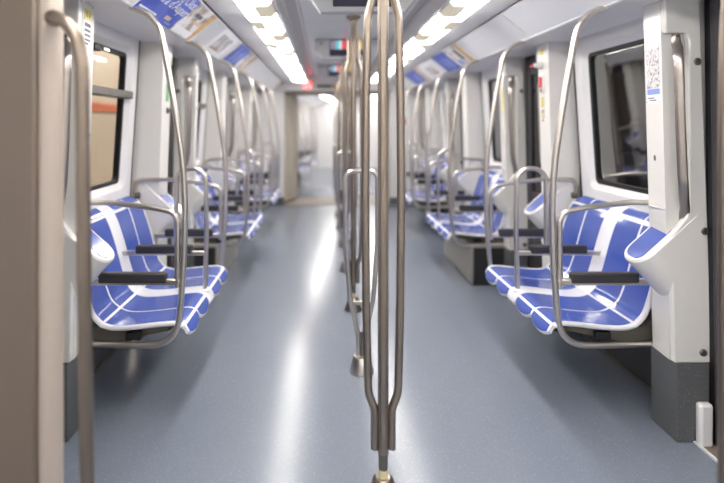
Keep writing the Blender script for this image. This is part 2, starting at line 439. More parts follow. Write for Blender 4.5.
def make_perch():
    e = empty('perch_rest', (1.29, .08, .6))
    A = Vector((1.372, 0, .965)); B = Vector((1.135, 0, .7515)); d = (B-A); L = d.length; d.normalize(); nrm = Vector((-d.z, 0, d.x))
    if nrm.z < 0: nrm = -nrm
    def outline(ins, r):
        y0, y1, s1 = -.002+ins, .168-ins, L-ins; r = max(r-ins, .01); pts = [(ins*1.2, y0), (s1-r-.012, y0), (s1-r, y0)]
        pts += [(s1-r+r*sin(a), y0+r-r*cos(a)) for a in [pi/2*k/6 for k in range(1, 7)]]
        pts += [(s1-r+r*cos(a), y1-r+r*sin(a)) for a in [pi/2*k/6 for k in range(0, 7)]]
        pts += [(s1-r-.012, y1), (ins*1.2, y1)]
        return pts
    def P(s, y, h): return A+d*s+nrm*h+Vector((0, y, 0))
    O = outline(0, .075); I = outline(.007, .075)
    n = len(O); b = MB()
    r0 = [P(s, y, 0) for s, y in I]; r1 = [P(s, y, -.008) for s, y in O]
    r2 = [P(s, y, -.045) for s, y in O]
    r3 = [Vector((min(p.x+.18, 1.40), p.y, p.z-.19)) for p in r2]
    vs = r0+r1+r2+r3
    fs = [tuple(range(n)), tuple(range(4*n-1, 3*n-1, -1))]+[(j*n+i, j*n+(i+1) % n, (j+1)*n+(i+1) % n, (j+1)*n+i) for j in range(3) for i in range(n)]
    b.add(vs, fs); _p = b.build('perch_shell', M['perch'], e, smooth=28)
    Q = outline(.021, .075); n = len(Q); b = MB()
    Q = [(max(s, .048), max(y, .030)) for s, y in Q]
    vs = [P(s, y, .003) for s, y in Q]+[P(s, y, -.004) for s, y in Q]
    b.add(vs, [tuple(range(n))]+[(i, i+n, (i+1) % n+n, (i+1) % n) for i in range(n)])
    b.build('blue_pad', M['blue'], e, smooth=0)
    return e
def make_door():
    e = empty('door_1', (1.43, 0, 0)); struct(e)
    h = .305
    lx = lambda z: 1.432-.042*z/1.885
    def lean(b): b.v = [(x+(-.024*z/1.885), y, z) for x, y, z in b.v]; return b
    for s in (-1, 1):
        y = lambda a, c: sorted((s*a, s*c))
        a, c = y(.27, h); lean(MB().box(1.436, 1.48, a, c, 0, ZS)).build('door_gasket', M['black'], e)
        a, c = y(.215, .27); lean(MB().box(1.430, 1.47, a, c, .01, ZS)).build('door_stile', M['doorgrey'], e, bevel=.006)
        a, c = y(.012, .215); lean(MB().box(1.434, 1.47, a, c, .01, .82)).build('door_panel', M['doorgrey'], e, bevel=.004)
        a, c = y(.012, .215); lean(MB().box(1.436, 1.47, a, c, 1.74, ZS)).build('door_head', M['doorgrey'], e, bevel=.004)
        a, c = y(.012, .215); lean(MB().box(1.448, 1.456, a, c, .82, 1.74)).build('door_pane', M['dglass'], e, smooth=0)
    lean(MB().box(1.432, 1.468, -.012, .012, .01, ZS)).build('meeting_seal', M['black'], e)
    MB().box(1.372, 1.47, -h, h, 0, .004).build('door_sill', M['sill'], e)
    MB().box(1.36, 1.373, -h, h, 0, .008).build('sill_edge', M['alu'], e)
    return e
BAY, WINR, WINL, PIL, DOOR = make_bay(), make_window(False), make_window(True), make_pillar(), make_door()
HAN, PER = make_handle(), make_perch()
CAR2 = T(.06, 9.13) @ Matrix.Rotation(math.radians(-6), 4, 'Z')
ORD = ['nearest', 'second', 'third', 'fourth']
def named(o, n): o.name = n; return o
cnt = {'w': 0, 'd': 0, 't': 0}
def place_side(side, k, X, car2=False, far_b=True):
    """one bay with its two pillars; k counts bays away from the camera"""
    yc = G0+PITCH*k; s = 'right' if side > 0 else 'left'
    base = X @ T(0, yc) @ (Matrix() if side > 0 else R180)
    named(inst(BAY, base if side > 0 else X @ T(0, yc) @ FX), 'wall_'+s)
    cnt['w'] += 1
    named(inst(WINR if side > 0 else WINL, X @ T(0, yc) @ (Matrix() if side > 0 else FX)), 'window_%d' % cnt['w'])
    w = 'in the next carriage' if car2 else ''
    for ab in (('A', 'B') if far_b else ('A',)):
        y = A0+PITCH*k if ab == 'A' else D0+PITCH*(k+1)-(A0+PITCH*(k+1)-D0-PITCH*(k+1))
        Y = X @ T(0, y) @ (Matrix() if side > 0 else FX) @ (Matrix() if ab == 'A' else FY)
        cnt['t'] += 1; named(inst(PIL, Y), 'trim_%d' % cnt['t'])
        if car2: continue
        where = ('on the %s pillar before' if ab == 'A' else 'on the %s pillar just past') % s
        if k < 0: continue
        inst(HAN, Y, 'bent steel grab handle %s the %s blue seats' % (where, ORD[k]), 'grab handle', 'grab handles on the pillars')
        inst(PER, Y, 'white perch with blue top %s the %s blue seats' % (where, ORD[k]), 'perch', 'standing perches on the pillars')
def place_door(side, k, X):
    cnt['d'] += 1
    named(inst(DOOR, X @ T(0, D0+PITCH*k) @ (Matrix() if side > 0 else FX)), 'door_%d' % cnt['d'])
for side in (1, -1):
    for k in (0, 1, 2): place_side(side, k, Matrix())
    for k in (0, 1, 2, 3): place_door(side, k, Matrix())
    s = side
    # plain wall behind the camera and beyond the last doors
    cnt['t'] += 0
    b = MB(); a, c = sorted((s*1.4, s*1.48))
    b.box(a, c, YBACK, D0-.305, 0, ZS).build('wall_right' if s > 0 else 'wall_left', M['wall'])['kind'] = 'structure'
    y = A0+PITCH*3
    Y = T(0, y) @ (Matrix() if s > 0 else FX); cnt['t'] += 1; named(inst(PIL, Y), 'trim_%d' % cnt['t'])
    inst(HAN, Y, 'flat bent steel grab handle on the last %s pillar by the gangway' % ('right' if s > 0 else 'left'), 'grab handle', 'grab handles on the pillars')
    a, c = sorted((s*1.3, s*1.48))
    b = MB(); b.box(a, c, y+.155, YEND+.04, 0, ZS); struct(b.build('wall_right' if s > 0 else 'wall_left', M['wall']))
# small white door guide cover at the foot of the nearest right pillar
o = MB().box(1.364, 1.421, 2.085, 2.122, 0, .18).build('door_guide', M['white'], origin=(1.39, 2.10, 0), bevel=.012)
tag(o, 'small white cover on the floor at the foot of the right front pillar', 'door guide')

# ------------------------------------------------------------------ end wall and gangway to the next carriage
b = MB(); GX = .885
for s in (-1, 1):
    a, c = sorted((s*GX, s*1.48)); b.box(a, c, YEND, YEND+.05, .12, 2.2)
b.box(-GX, GX, YEND, YEND+.05, 1.905, 2.2)
struct(b.build('wall_end', M['white'], bevel=.006))
b = MB()
for s in (-1, 1):
    a, c = sorted((s*GX, s*1.30)); b.box(a, c, YEND-.015, YEND+.05, 0, .13)
struct(b.build('baseboard_end', M['base']))
struct(MB().box(-1.5, 1.5, YBACK-.05, YBACK, 0, 2.2).build('wall_back', M['wall']))
g = empty('gangway_bellows', (0, YEND+.35, 0))
for i in range(7):
    y = YEND+.05+i*.095; ins = .05+.02*(i % 2)+.03*i
    b = MB(); x0 = GX+.10-ins; X0 = GX+.14; dx = .06*i/6
    for s in (-1, 1):
        a, c = sorted((s*x0, s*X0)); b.box(a+dx, c+dx, y, y+.085, .02, 1.98)
    b.box(-X0+dx, X0+dx, y, y+.085, 1.93-ins*.3, 2.0)
    b.build('bellows_fold', M['bellows'], g, bevel=.02)
tag(g, 'pale grey folded bellows lining the open gangway to the next carriage', 'gangway')
struct(named(MB().box(-GX, GX+.06, YEND, 9.14, -.02, .006).build('trim_40', M['sill']), 'trim_40'))
shell(0.02, 6.2, CAR2)
b = MB()
for s in (-1, 1):
    a, c = sorted((s*GX, s*1.48)); b.box(a, c, 0.0, .05, 0, 2.2)
b.box(-GX, GX, 0, .05, 1.905, 2.2)
o = struct(b.build('wall_end', M['white'])); o.matrix_basis = CAR2
o = struct(MB().box(-1.5, 1.5, 6.2, 6.25, 0, 2.2).build('wall_end', M['wall'])); o.matrix_basis = CAR2
lamp_strip(-1, .1, 6.15, CAR2, 'left fluorescent light strip of the next carriage seen through the gangway')
lamp_strip(1, .1, 6.15, CAR2, 'right fluorescent light strip of the next carriage seen through the gangway')
X2 = CAR2 @ T(0, -A0+.55)
for side in (1, -1):
    for k in (0, 1): place_side(side, k, X2, True)
    for k in (0, 1, 2): place_door(side, k, X2)
    a, c = sorted((side*1.38, side*1.48))
    o = struct(MB().box(a, c, 4.9, 6.2, 0, ZS).build('wall_right' if side > 0 else 'wall_left', M['wall'])); o.matrix_basis = CAR2
# red lamp on the header
e = empty('signal_lamp', (-.49, YEND, 2.0))
MB().lathe([(.0005, -.035), (.05, -.035), (.068, -.026), (.072, 0), (.0005, 0)], (-.49, YEND, 2.0), 20, 'y').build('red_lens', M['redlamp'], e)
MB().lathe([(.072, -.018), (.08, -.018), (.082, .0), (.072, 0)], (-.49, YEND, 2.0), 20, 'y').build('lamp_rim', M['dsteel'], e)
tag(e, 'round red glowing signal lamp above the left side of the gangway', 'signal lamp')
e = empty('header_grille', (-.05, YEND, 1.985))
MB().box(-.34, .1, YEND-.012, YEND, 1.955, 2.005).build('grille_body', M['boxdark'], e, bevel=.004)
MB().box(-.1, .1, YEND-.016, YEND-.01, 1.96, 1.99).build('grille_plate', M['gold'], e)
tag(e, 'dark narrow panel with an amber plate on the beam over the gangway', 'panel')
e = empty('notice', (1.12, YEND, 1.55))
MB().box(1.02, 1.22, YEND-.004, YEND, 1.34, 1.86).build('notice_sheet', M['paper'], e)
for z0, z1, m in ((1.68, 1.73, 'tan'), (1.59, 1.64, 'tan'), (1.42, 1.48, 'yellow'), (1.345, 1.42, 'red')):
    MB().box(1.04, 1.15, YEND-.006, YEND-.003, z0, z1).build('notice_block', M[m], e)
tag(e, 'white notice with reddish and yellow blocks on the right end wall', 'notice')

# ------------------------------------------------------------------ seats
def spline_profile():
    lip = [(.812, .368), (.822, .392), (.845, .427)]
    seat = [(.845, .427), (.885, .441), (.96, .437), (1.08, .424), (1.17, .420), (1.222, .432)]
    back = [(1.222, .432), (1.262, .478), (1.29, .56), (1.325, .69), (1.358, .79), (1.388, .853)]
    top = [(1.388, .853), (1.408, .878), (1.43, .893), (1.447, .897)]
    f = lambda q: [Vector((a, 0, b)) for a, b in q]
    out = [catmull(f(lip), 3), catmull(f(seat), 4), catmull(f(back), 4), catmull(f(top), 3)]
    return out
SEGP = spline_profile()
def nrm_of(seg, i):
    a = seg[min(i+1, len(seg)-1)]-seg[max(i-1, 0)]; a.normalize(); n = Vector((-a.z, 0, a.x)); return n if n.z > 0 or n.x < 0 else -n
def scallop(y):                         # how far the lip hangs: four scallops and the small centre tab
    a = abs(y)
    if a < .05: return .75
    t = (a-.05)/(HP-.05)*2; t = t % 1 if t < 1.999 else .999
    return .30+.62*math.sqrt(max(0, sin(pi*min(max(t, .02), .98))))
def dish(y, k, n, seg):                 # shallow dish of each place
    a = abs(y); t = (a-.03)/(HP-.03); d = sin(pi*min(max(t, 0), 1))**.8
    return (-.010 if seg in (1, 2) else 0)*d*sin(pi*(k/(n-1)) if n > 1 else 0)
def S(seg, k, y, off=0.):
    P = SEGP[seg]; p = P[k].copy()
    if seg == 0:
        p = P[-1]+(P[k]-P[-1])*scallop(y)
    n = Vector((-.5, 0, .8)) if seg == 0 else nrm_of(P, k)
    n.normalize()
    p = p+n*(dish(y, k, len(P), seg)+off)
    if seg == 3 or seg == 2:            # rounded shoulders of the backrest
        e = max(0, abs(y)-(HP-.07))/.07; f = 0 if seg == 2 and k < len(P)-4 else (k+1)/len(P) if seg == 3 else .35*(k-len(P)+5)/5
        p.z -= .035*e*e*f
    return Vector((p.x, y, p.z))
YS = sorted(set([round(-HP+i*2*HP/46, 4) for i in range(47)]))
def make_seat():
    e = empty('double_seat', (1.2, 0, 0))
    up = []; lo = []
    for seg in range(4):
        P = SEGP[seg]
        for k in range(len(P)):
            if seg and k == 0: continue
            up.append([S(seg, k, y) for y in YS])
            lo.append([S(seg, k, y, -.016) for y in YS])
    m = len(up); n = len(YS); b = MB()
    b.grid(up); b.grid(lo)
    off = m*n
    def vid(layer, i, j): return layer*off+i*n+j
    rim = [(i, 0) for i in range(m)]+[(m-1, j) for j in range(1, n)]+[(i, n-1) for i in range(m-2, -1, -1)]+[(0, j) for j in range(n-2, 0, -1)]
    for q in range(len(rim)):
        (i0, j0), (i1, j1) = rim[q], rim[(q+1) % len(rim)]
        b.f.append((vid(0, i0, j0), vid(0, i1, j1), vid(1, i1, j1), vid(1, i0, j0))); b.mi.append(0)
    _p = b.build('seat_shell', M['shell'], e, smooth=50)
    # thick pale rim along both ends
    for s in (-1, 1):
        pts = []
        for seg in range(1, 4):
            for k in range(0 if seg == 1 else 1, len(SEGP[seg])): pts.append(S(seg, k, s*(HP-.004), -.008))
        b = MB().tube(pts, .012, 8); b.build('seat_rim', M['cove'], _p)
    # blue inlays
    cols = [(-.442, -.267), (-.248, -.062), (.062, .248), (.267, .442)]
    spans = [(0, 0, None), (1, 1, -1), (2, 1, None), (3, 1, -1)]
    for (a, c) in cols:
        for seg in range(4):
            P = SEGP[seg]; k0, k1 = 0, len(P)-1
            ks = list(range(k0, k1+1)); ny = 8
            rows = []; 
            for k in ks:
                row = []
                for j in range(ny+1):
                    y = a+(c-a)*j/ny
                    # pull the ends in so that a white line shows between the bands
                    p = S(seg, k, y, .0022); q = None
                    if k == k0 or k == k1:
                        nb = S(seg, k+1 if k == k0 else k-1, y, .0022); g = (nb-p); d = {0: (.002, .007), 1: (.008, .007), 2: (.007, .008), 3: (.008, .010)}[seg][0 if k == k0 else 1]
                        p = p+g.normalized()*min(d, g.length*.8)
                    row.append(p)
                rows.append(row)
            b = MB(); b.grid(rows)
            # thin skirt down into the shell
            nn = ny+1; mm = len(rows); dn = Vector((.3, 0, -.9)).normalized()*.006 if seg < 2 else Vector((.8, 0, -.5)).normalized()*.006
            loop = [(0, j) for j in range(nn)]+[(i, nn-1) for i in range(1, mm)]+[(mm-1, j) for j in range(nn-2, -1, -1)]+[(i, 0) for i in range(mm-2, 0, -1)]
            st = len(b.v); b.v += [tuple(rows[i][j]+dn) for i, j in loop]
            for q in range(len(loop)):
                r = (q+1) % len(loop)
                b.f.append((loop[q][0]*nn+loop[q][1], loop[r][0]*nn+loop[r][1], st+r, st+q)); b.mi.append(0)
            b.build(['lip_panel', 'seat_panel', 'back_panel', 'top_panel'][seg], M['blue'], e, smooth=50)
    # carrying frame below, fixed to the wall
    b = MB()
    for y in (-.40, 0, .40): b.prism([(.90, .405), (1.19, .395), (1.30, .41), (1.45, .60), (1.45, .36), (1.20, .33), (.93, .385)], y-.025, y+.025)
    b.box(.93, .97, -.43, .43, .385, .41)
    _p = b.build('seat_frame', M['under'], e, bevel=.004)
    MB().box(1.05, 1.12, -.455, -.35, .352, .39).build('frame_clip', M['black'], _p, bevel=.004)
    return e
SEAT = make_seat()

# ------------------------------------------------------------------ rails around the seats (in the plane of one seat end)
def y0p(pts): return [(x, 0, z) for x, z in pts]
def make_hoop():
    e = empty('hoop_rail', (.87, 0, 0))
    p = catmull([(x, 0, z) for x, z in ((1.095, 1.888), (1.06, 1.876), (1.018, 1.858), (.982, 1.822), (.956, 1.775), (.932, 1.66), (.908, 1.53), (.872, 1.30), (.853, 1.157), (.845, 1.02), (.844, .90), (.850, .70), (.868, .47), (.884, .405), (.915, .362), (.965, .338), (1.05, .334), (1.30, .34), (1.448, .345))], 4)
    MB().tube(p, .0148, 12).build('tall_hoop', M['steel'], e, smooth=60)
    p = fillet(y0p([(.878, .60), (.876, .90), (.895, .945), (1.01, .968), (1.20, .990), (1.425, .990), (1.432, .89)]), [.05, .06, .3, .3, .04], 7)
    MB().tube(p, .013, 12).build('arm_loop', M['steel'], e, smooth=60)
    _p = MB().box(.866, 1.30, -.012, .012, .612, .640).build('armrest_bar', M['steel'], e, bevel=.004)
    MB().box(.925, 1.235, -.019, .019, .622, .670).build('armrest_pad', M['pad'], _p, bevel=.008)
    MB().lathe([(.0005, -.02), (.016, -.02), (.019, -.012), (.019, .012), (.0005, .014)], (1.418, 0, .888), 14, 'x').build('wall_bolt', M['dsteel'], e)
    return e
def make_divider():
    e = empty('divider_rail', (.93, 0, .41))
    p = fillet(y0p([(.862, .415), (.852, .75), (.858, 1.105), (1.018, 1.105), (1.02, .70), (1.015, .64)]), [.5, .075, .075, .5], 9)
    MB().tube(p, .0132, 12).build('arch', M['steel'], e, smooth=60)
    _p = MB().box(.855, 1.335, -.012, .012, .628, .652).build('armrest_bar', M['steel'], e, bevel=.004)
    MB().box(.93, 1.24, -.019, .019, .638, .684).build('armrest_pad', M['pad'], _p, bevel=.008)
    MB().lathe([(.026, .0), (.026, .012), (.016, .02), (.0005, .02)], (.862, 0, .425), 14).build('arch_foot', M['shell'], e)
    return e
HOOP, DIV = make_hoop(), make_divider()
def make_box(x0):
    e = empty('equipment_box', (1.2, 0, 0))
    MB().box(x0+.016, 1.43, -.48, .48, 0, .33).build('box_body', M['boxdark'], e, bevel=.006)  # shadow on the near face is put into this dark colour
    MB().box(x0, x0+.016, -.48, .48, .012, .335).build('front_plate', M['boxlight'], e, bevel=.004)
    MB().box(x0+.006, 1.30, -.483, .483, .315, .338).build('top_plate', M['boxlight'], e, bevel=.003)
    return e
BOX, BOX2 = make_box(1.024), make_box(1.10)
def seat_group(side, k, X, car2=False):
    s = 'right' if side > 0 else 'left'; yc = G0+PITCH*k
    F = Matrix() if side > 0 else FX
    n = ORD[k]
    w = ' next carriage' if car2 else ''
    inst(SEAT, X @ T(0, yc) @ F, 'glossy blue and white moulded double seat, %s on the %s side%s' % (n, s, ' of the'+w if car2 else ''), 'seat', 'double seats along the walls')
    for nf, y in (('near', -.46), ('far', .49)):
        inst(HOOP, X @ T(0, yc+y) @ F, 'tall steel hoop rail at %s end of the %s %s seat%s' % (nf, n, s, ' of the'+w if car2 else ''), 'grab rail', 'hoop rails at the seat ends')
    inst(DIV, X @ T(0, yc+.0) @ F, 'arched steel divider with black armrest, %s %s double seat%s' % (n, s, ' of the'+w if car2 else ''), 'armrest', 'armrest dividers between the seats')
for side in (1, -1):
    for k in (0, 1, 2): seat_group(side, k, Matrix())
    for k in (0, 1): seat_group(side, k, X2, True)
inst(BOX, T(0, G0+PITCH), 'low metal equipment box under the second right double seat', 'box')
inst(BOX2, T(0, G0+PITCH) @ FX, 'low metal equipment box under the second left double seat', 'box')

# ------------------------------------------------------------------ centre poles
def make_pole():
    e = empty('centre_pole', (0, 0, 0))
    sec = []
    for k in range(24):
        a = 2*pi*k/24; r = .0185-(.0018 if k % 6 == 3 else 0)
        sec.append((r*cos(a)*1.05, r*sin(a)*1.05))
    MB().tube([(0, 0, .18), (0, 0, 2.12)], 0, sec=sec).build('post', M['steel2'], e, smooth=25)
    _p = MB().tube([(0, 0, .08), (0, 0, .185)], .0165, 16).build('lower_tube', M['dsteel'], e)
    MB().lathe([(.0178, .085), (.0178, .124), (.0005, .124)], n=16).build('cream_ring', M['cream'], _p)
    MB().lathe([(.066, 0), (.064, .01), (.045, .06), (.036, .088), (.026, .096), (.0005, .097)], n=24).build('foot_cone', M['steel2'], e)
    MB().lathe([(.0195, 2.07), (.024, 2.10), (.05, 2.118), (.052, 2.133), (.0005, 2.134)], n=20).build('ceiling_flange', M['steel2'], e)
    os = [(.0165*cos(2*pi*k/14), .0145*sin(2*pi*k/14)) for k in range(14)]
    for s in (-1, 1):
        pts = [(s*.0305, 0, .197), (s*.0305, 0, .335), (s*.053, 0, .395), (s*.0605, 0, .70), (s*.064, 0, 1.1), (s*.061, 0, 1.45), (s*.054, 0, 1.735), (s*.034, 0, 1.815), (s*.032, 0, 1.975)]
        p = fillet(pts, [.06, .12, 4, 4, 4, .12, .08], 6)
        MB().tube(p, 0, sec=os, up=(0, 1, 0)).build('side_bar', M['steel2'], e, smooth=50)
    b = MB()
    for z in (.26, 1.9): b.box(-.03, .03, -.006, .006, z-.02, z+.02)
    b.build('bar_bracket', M['dsteel'], e)
    return e
def make_low_hoop():
    e = empty('low_hoop_stand', (0, 0, 0))
    MB().lathe([(.067, 0), (.066, .008), (.047, .082), (.044, .087), (.0005, .088)], n=24).build('foot_cone', M['steel'], e)
    pts = [(-.018, 0, .08), (-.020, 0, .20), (-.064, 0, .40), (-.086, 0, .70), (-.088, 0, 1.095), (.088, 0, 1.095), (.086, 0, .70), (.064, 0, .40), (.020, 0, .20), (.018, 0, .08)]
    p = fillet(pts, [.2, .5, 1, .05, .05, 1, .5, .2], 7)
    MB().tube(p, .0135, 12).build('hoop', M['steel'], e, smooth=60)
    MB().box(-.062, .062, -.008, .008, .365, .385).build('cross_plate', M['steel'], e, bevel=.003)
    MB().tube([(0, 0, .08), (0, 0, .22)], .012, 12).build('stem', M['dsteel'], e)
    return e
POLE, LOW = make_pole(), make_low_hoop()
for k in range(4):
    inst(POLE, T(0.007, 1.783+1.86*k), ['tall steel centre pole with two bowed side bars, nearest the camera', 'second tall steel centre pole, just behind the nearest low hoop', 'third tall steel centre pole down the aisle', 'farthest tall steel centre pole before the gangway'][k], 'pole', 'centre poles along the aisle')
for k in range(3):
    inst(LOW, T(0.0, 2.733+1.86*k), ['waist-high steel hoop stand on a cone foot right behind the front pole', 'second waist-high steel hoop stand along the aisle centre', 'farthest waist-high steel hoop stand along the aisle centre'][k], 'hoop stand', 'low hoop stands along the aisle')
for k in range(2):
    inst(POLE, CAR2 @ T(0, 1.6+1.9*k), ['first', 'second'][k]+' centre pole inside the next carriage', 'pole', 'centre poles along the aisle')

# ------------------------------------------------------------------ monitors
def make_monitor():
    e = empty('ceiling_monitor', (0, 0, 2.13))
    fr = [(-.225, 1.950), (.225, 1.950), (.295, 2.045), (.295, 2.134), (-.295, 2.134), (-.295, 2.045)]
    MB().prism(fr, 0, .07).build('monitor_case', M['monitor'], e, bevel=.006)
    _p = MB().box(-.158, .158, -.006, .004, 1.978, 2.124).build('display', M['s_dark'], e)
    for a, c, m in ((-.15, -.10, 's_mauve'), (-.10, -.07, 's_cyan'), (-.07, -.045, 's_white'), (-.045, .0, 's_red'), (.0, .07, 's_mauve'), (.07, .15, 's_yellow')):
        MB().box(a, c, -.008, -.004, 2.038, 2.118).build('picture', M[m], _p)
    MB().lathe([(.0005, -.004), (.008, -.004), (.008, .002), (.0005, .002)], (-.235, 0, 2.095), 12, 'y').build('camera_dot', M['black'], e)
    return e
MON = make_monitor()
for k, y in enumerate((2.68, 4.62, 6.6)):
    inst(MON, T(0, y), ['nearest grey ceiling monitor, its dark screen cut by the top edge of the photo', 'second ceiling monitor down the aisle showing cyan, white and red picture', 'farthest small ceiling monitor showing a coloured picture'][k], 'monitor', 'monitors hung from the ceiling')

# ------------------------------------------------------------------ posters on the cove, stickers and small fittings
CA, CB = Vector((.886, 0, 2.032)), Vector((1.082, 0, ZS-.006))
CD = (CB-CA); CN = Vector((CD.z, 0, -CD.x)).normalized()
if CN.z > 0: CN = -CN
def cv(side, y, t, h): p = CA+CD*t+CN*h; return Vector((side*p.x, y, p.z))
def slab(side, y0, y1, t0, t1, h0, h1):
    vs = [cv(side, y, t, h) for h in (h0, h1) for y, t in ((y0, t0), (y1, t0), (y1, t1), (y0, t1))]
    return MB().add(vs, [(0, 1, 2, 3), (4, 5, 6, 7), (0, 1, 5, 4), (1, 2, 6, 5), (2, 3, 7, 6), (3, 0, 4, 7)])
def poster(side, y0, y1, sheet, bits, label, texts=()):
    o = cv(side, (y0+y1)/2, .5, 0)
    e = empty('poster', o)
    slab(side, y0, y1, .03, .97, .0, .003).build('poster_sheet', M[sheet], e, smooth=0)
    for (a, c, t0, t1, m) in bits: slab(side, a, c, t0, t1, .002, .0045).build('print', M[m], e, smooth=0)
    for (body, yy, t, size) in texts:
        cu = bpy.data.curves.new('lettering', 'FONT'); cu.body = body; cu.size = size; cu.extrude = .0004; cu.align_x = 'CENTER'; cu.align_y = 'CENTER'
        tmp = bpy.data.objects.new('lettering', cu); COL.objects.link(tmp)
        me = bpy.data.meshes.new_from_object(tmp.evaluated_get(bpy.context.evaluated_depsgraph_get()))
        bpy.data.objects.remove(tmp); me.materials.append(M['paper'])
        ob = bpy.data.objects.new('lettering', me); COL.objects.link(ob); ob.parent = e; ob['kind'] = 'stuff'
        up = (cv(side, 0, 0, 0)-cv(side, 0, 1, 0)).normalized(); rt = Vector((0, 1 if side < 0 else -1, 0)); nm = rt.cross(up)
        mx = Matrix((rt, up, nm)).transposed().to_4x4(); mx.translation = cv(side, yy, t, .004)-Vector(o)
        ob.matrix_basis = mx
    return tag(e, label, 'poster', 'posters along the ceiling cove')
poster(-1, 2.28, 2.80, 'pblue', [(2.30, 2.52, .83, .88, 'paper'), (2.62, 2.70, .72, .82, 'tan'), (2.66, 2.76, .86, .91, 'mapblue')], 'nearest bright blue poster with white lettering on the left cove', [('Museu d\'Olot', 2.56, .2, .085), ('Fira d\'Aupers', 2.6, .45, .085)])
poster(-1, 2.81, 3.20, 'photo', [(2.82, 3.14, .75, .95, 'paper'), (2.90, 3.02, .25, .36, 'ink'), (2.96, 3.10, .45, .52, 'tan'), (3.13, 3.19, .03, .97, 'gold')], 'photo poster with a gold edge beside the blue one on the left cove')
poster(-1, 3.52, 4.06, 'paper', [(3.62, 3.96, .2, .8, 'grey'), (3.66, 3.80, .72, .78, 'red')], 'white poster with a grey picture and red stroke on the left cove')
poster(-1, 4.22, 4.68, 'pblue', [(4.30, 4.40, .35, .8, 'mapblue'), (4.48, 4.58, .3, .8, 'mapblue')], 'second blue poster farther along the left cove')
poster(-1, 4.69, 5.12, 'photo', [(5.07, 5.11, .03, .97, 'gold')], 'second photo poster with a thin gold edge farther along the left cove')
poster(1, 4.22, 4.68, 'photo', [(4.225, 4.30, .03, .97, 'gold'), (4.36, 4.44, .2, .7, 'ink'), (4.50, 4.60, .65, .9, 'mapblue')], 'gold edged photo poster on the right cove, first of the row')
poster(1, 4.69, 5.15, 'pblue', [(4.76, 4.84, .35, .9, 'mapblue'), (4.92, 4.98, .3, .8, 'mapblue')], 'blue poster beside the gold edged photo on the right cove')
poster(1, 5.18, 5.98, 'paper', [(5.40, 5.74, .3, .8, 'grey'), (5.42, 5.56, .66, .82, 'red')], 'white poster with a small red mark on the right cove')
poster(1, 6.0, 6.2, 'tan', [(6.05, 6.12, .2, .8, 'photo')], 'narrow tan poster between the white and blue ones on the right cove')
poster(1, 6.22, 6.92, 'pblue', [(6.36, 6.5, .3, .8, 'mapblue')], 'farthest blue poster on the right cove')

def sticker(name, side, y0, y1, z0, z1, bits, label, cat='sticker'):
    """flat plate on a pillar's aisle face; bits = (u0,u1,v0,v1,material) as fractions"""
    f = lambda z: px_(z)
    o = Vector((side*f((z0+z1)/2), (y0+y1)/2, (z0+z1)/2))
    e = empty(name, o)
    def sl(ya, yb, za, zb, h0, h1):
        sk = lambda y: .012*max(0, y)   # body face leans a little along y
        vs = []
        for h in (h0, h1):
            for y, z in ((ya, za), (yb, za), (yb, zb), (ya, zb)):
                t = (y-YB[0])/.132 if YB[1] > 0 else (YB[0]-y)/.132
                vs.append((side*(f(z)+.012*t-h), y, z))
        return MB().add(vs, [(0, 1, 2, 3), (4, 5, 6, 7), (0, 1, 5, 4), (1, 2, 6, 5), (2, 3, 7, 6), (3, 0, 4, 7)])
    sl(y0, y1, z0, z1, 0, .002).build('plate', M['paper'], e, smooth=0)
    for u0, u1, v0, v1, m in bits:
        sl(y0+(y1-y0)*u0, y0+(y1-y0)*u1, z0+(z1-z0)*v0, z0+(z1-z0)*v1, .001, .003).build('print', M[m], e, smooth=0)
    return tag(e, label, cat)
YB = (A0+.03, 1)
bits = [(.03, .97, .27, .97, 'map'), (.05, .95, .16, .26, 'mapblue'), (.45, .9, .09, .11, 'ink'), (.3, .8, .05, .07, 'ink'), (.5, .8, .88, .93, 'mapblue')]
bits += [(u, u+.05, v, v+.02, 'dsteel') for u in (.03, .92) for v in (.02, .96)]
e = sticker('route_map', 1, A0+.04, A0+.148, 1.44, 1.69, bits, 'route map plate with a blue band on the nearest right pillar', 'map')
bits = [(0, 1, .76, 1, 'yellow'), (.1, .9, .62, .70, 'ink'), (.1, .9, .52, .57, 'ink'), (.1, .9, .42, .46, 'ink'), (.1, .9, .32, .36, 'ink'), (.1, .6, .24, .28, 'ink'), (.2, .4, .82, .95, 'ink'), (.6, .75, .82, .92, 'ink')]
sticker('warning_sticker', -1, A0+.045, A0+.125, 1.65, 1.855, bits, 'yellow and white warning sticker at the top of the nearest left pillar')
YB = (A0+PITCH+.03, 1)
sticker('warning_sticker', 1, A0+PITCH+.04, A0+PITCH+.10, 1.45, 1.66, [(0, 1, 0, 1, 'yellow')], 'pale yellow strip sticker on the second right pillar by the dark door')
# fittings on the aisle faces of the far pillars of the nearest bays
yb = D0+PITCH-(A0-D0)+0.0
YBs = D0+PITCH-.30-.03
YB = (D0+PITCH-(A0-D0)+.27-.03, -1)
yB = 2*(D0+PITCH)-(A0+PITCH)       # near-door face of pillar B
YB = (yB-.03, -1)
sticker('warning_sticker', 1, yB-.12, yB-.05, 1.80, 1.86, [(.1, .9, .1, .9, 'yellow')], 'small yellow square sticker above the red emergency switch on the right')
sticker('warning_sticker', 1, yB-.095, yB-.06, 1.37, 1.53, [(0, 1, .55, 1, 'yellow'), (0, 1, .3, .5, 'grey'), (0, 1, .1, .28, 'yellow'), (.2, .8, .0, .08, 'ink')], 'narrow yellow and grey sticker below the red emergency switch on the right')
sticker('warning_sticker', -1, yB-.10, yB-.06, 1.50, 1.62, [(0, 1, 0, 1, 'green')], 'narrow green sticker on the left pillar past the nearest seats')
xf = px_(1.6)
e = empty('emergency_switch', (xf, yB-.08, 1.6))
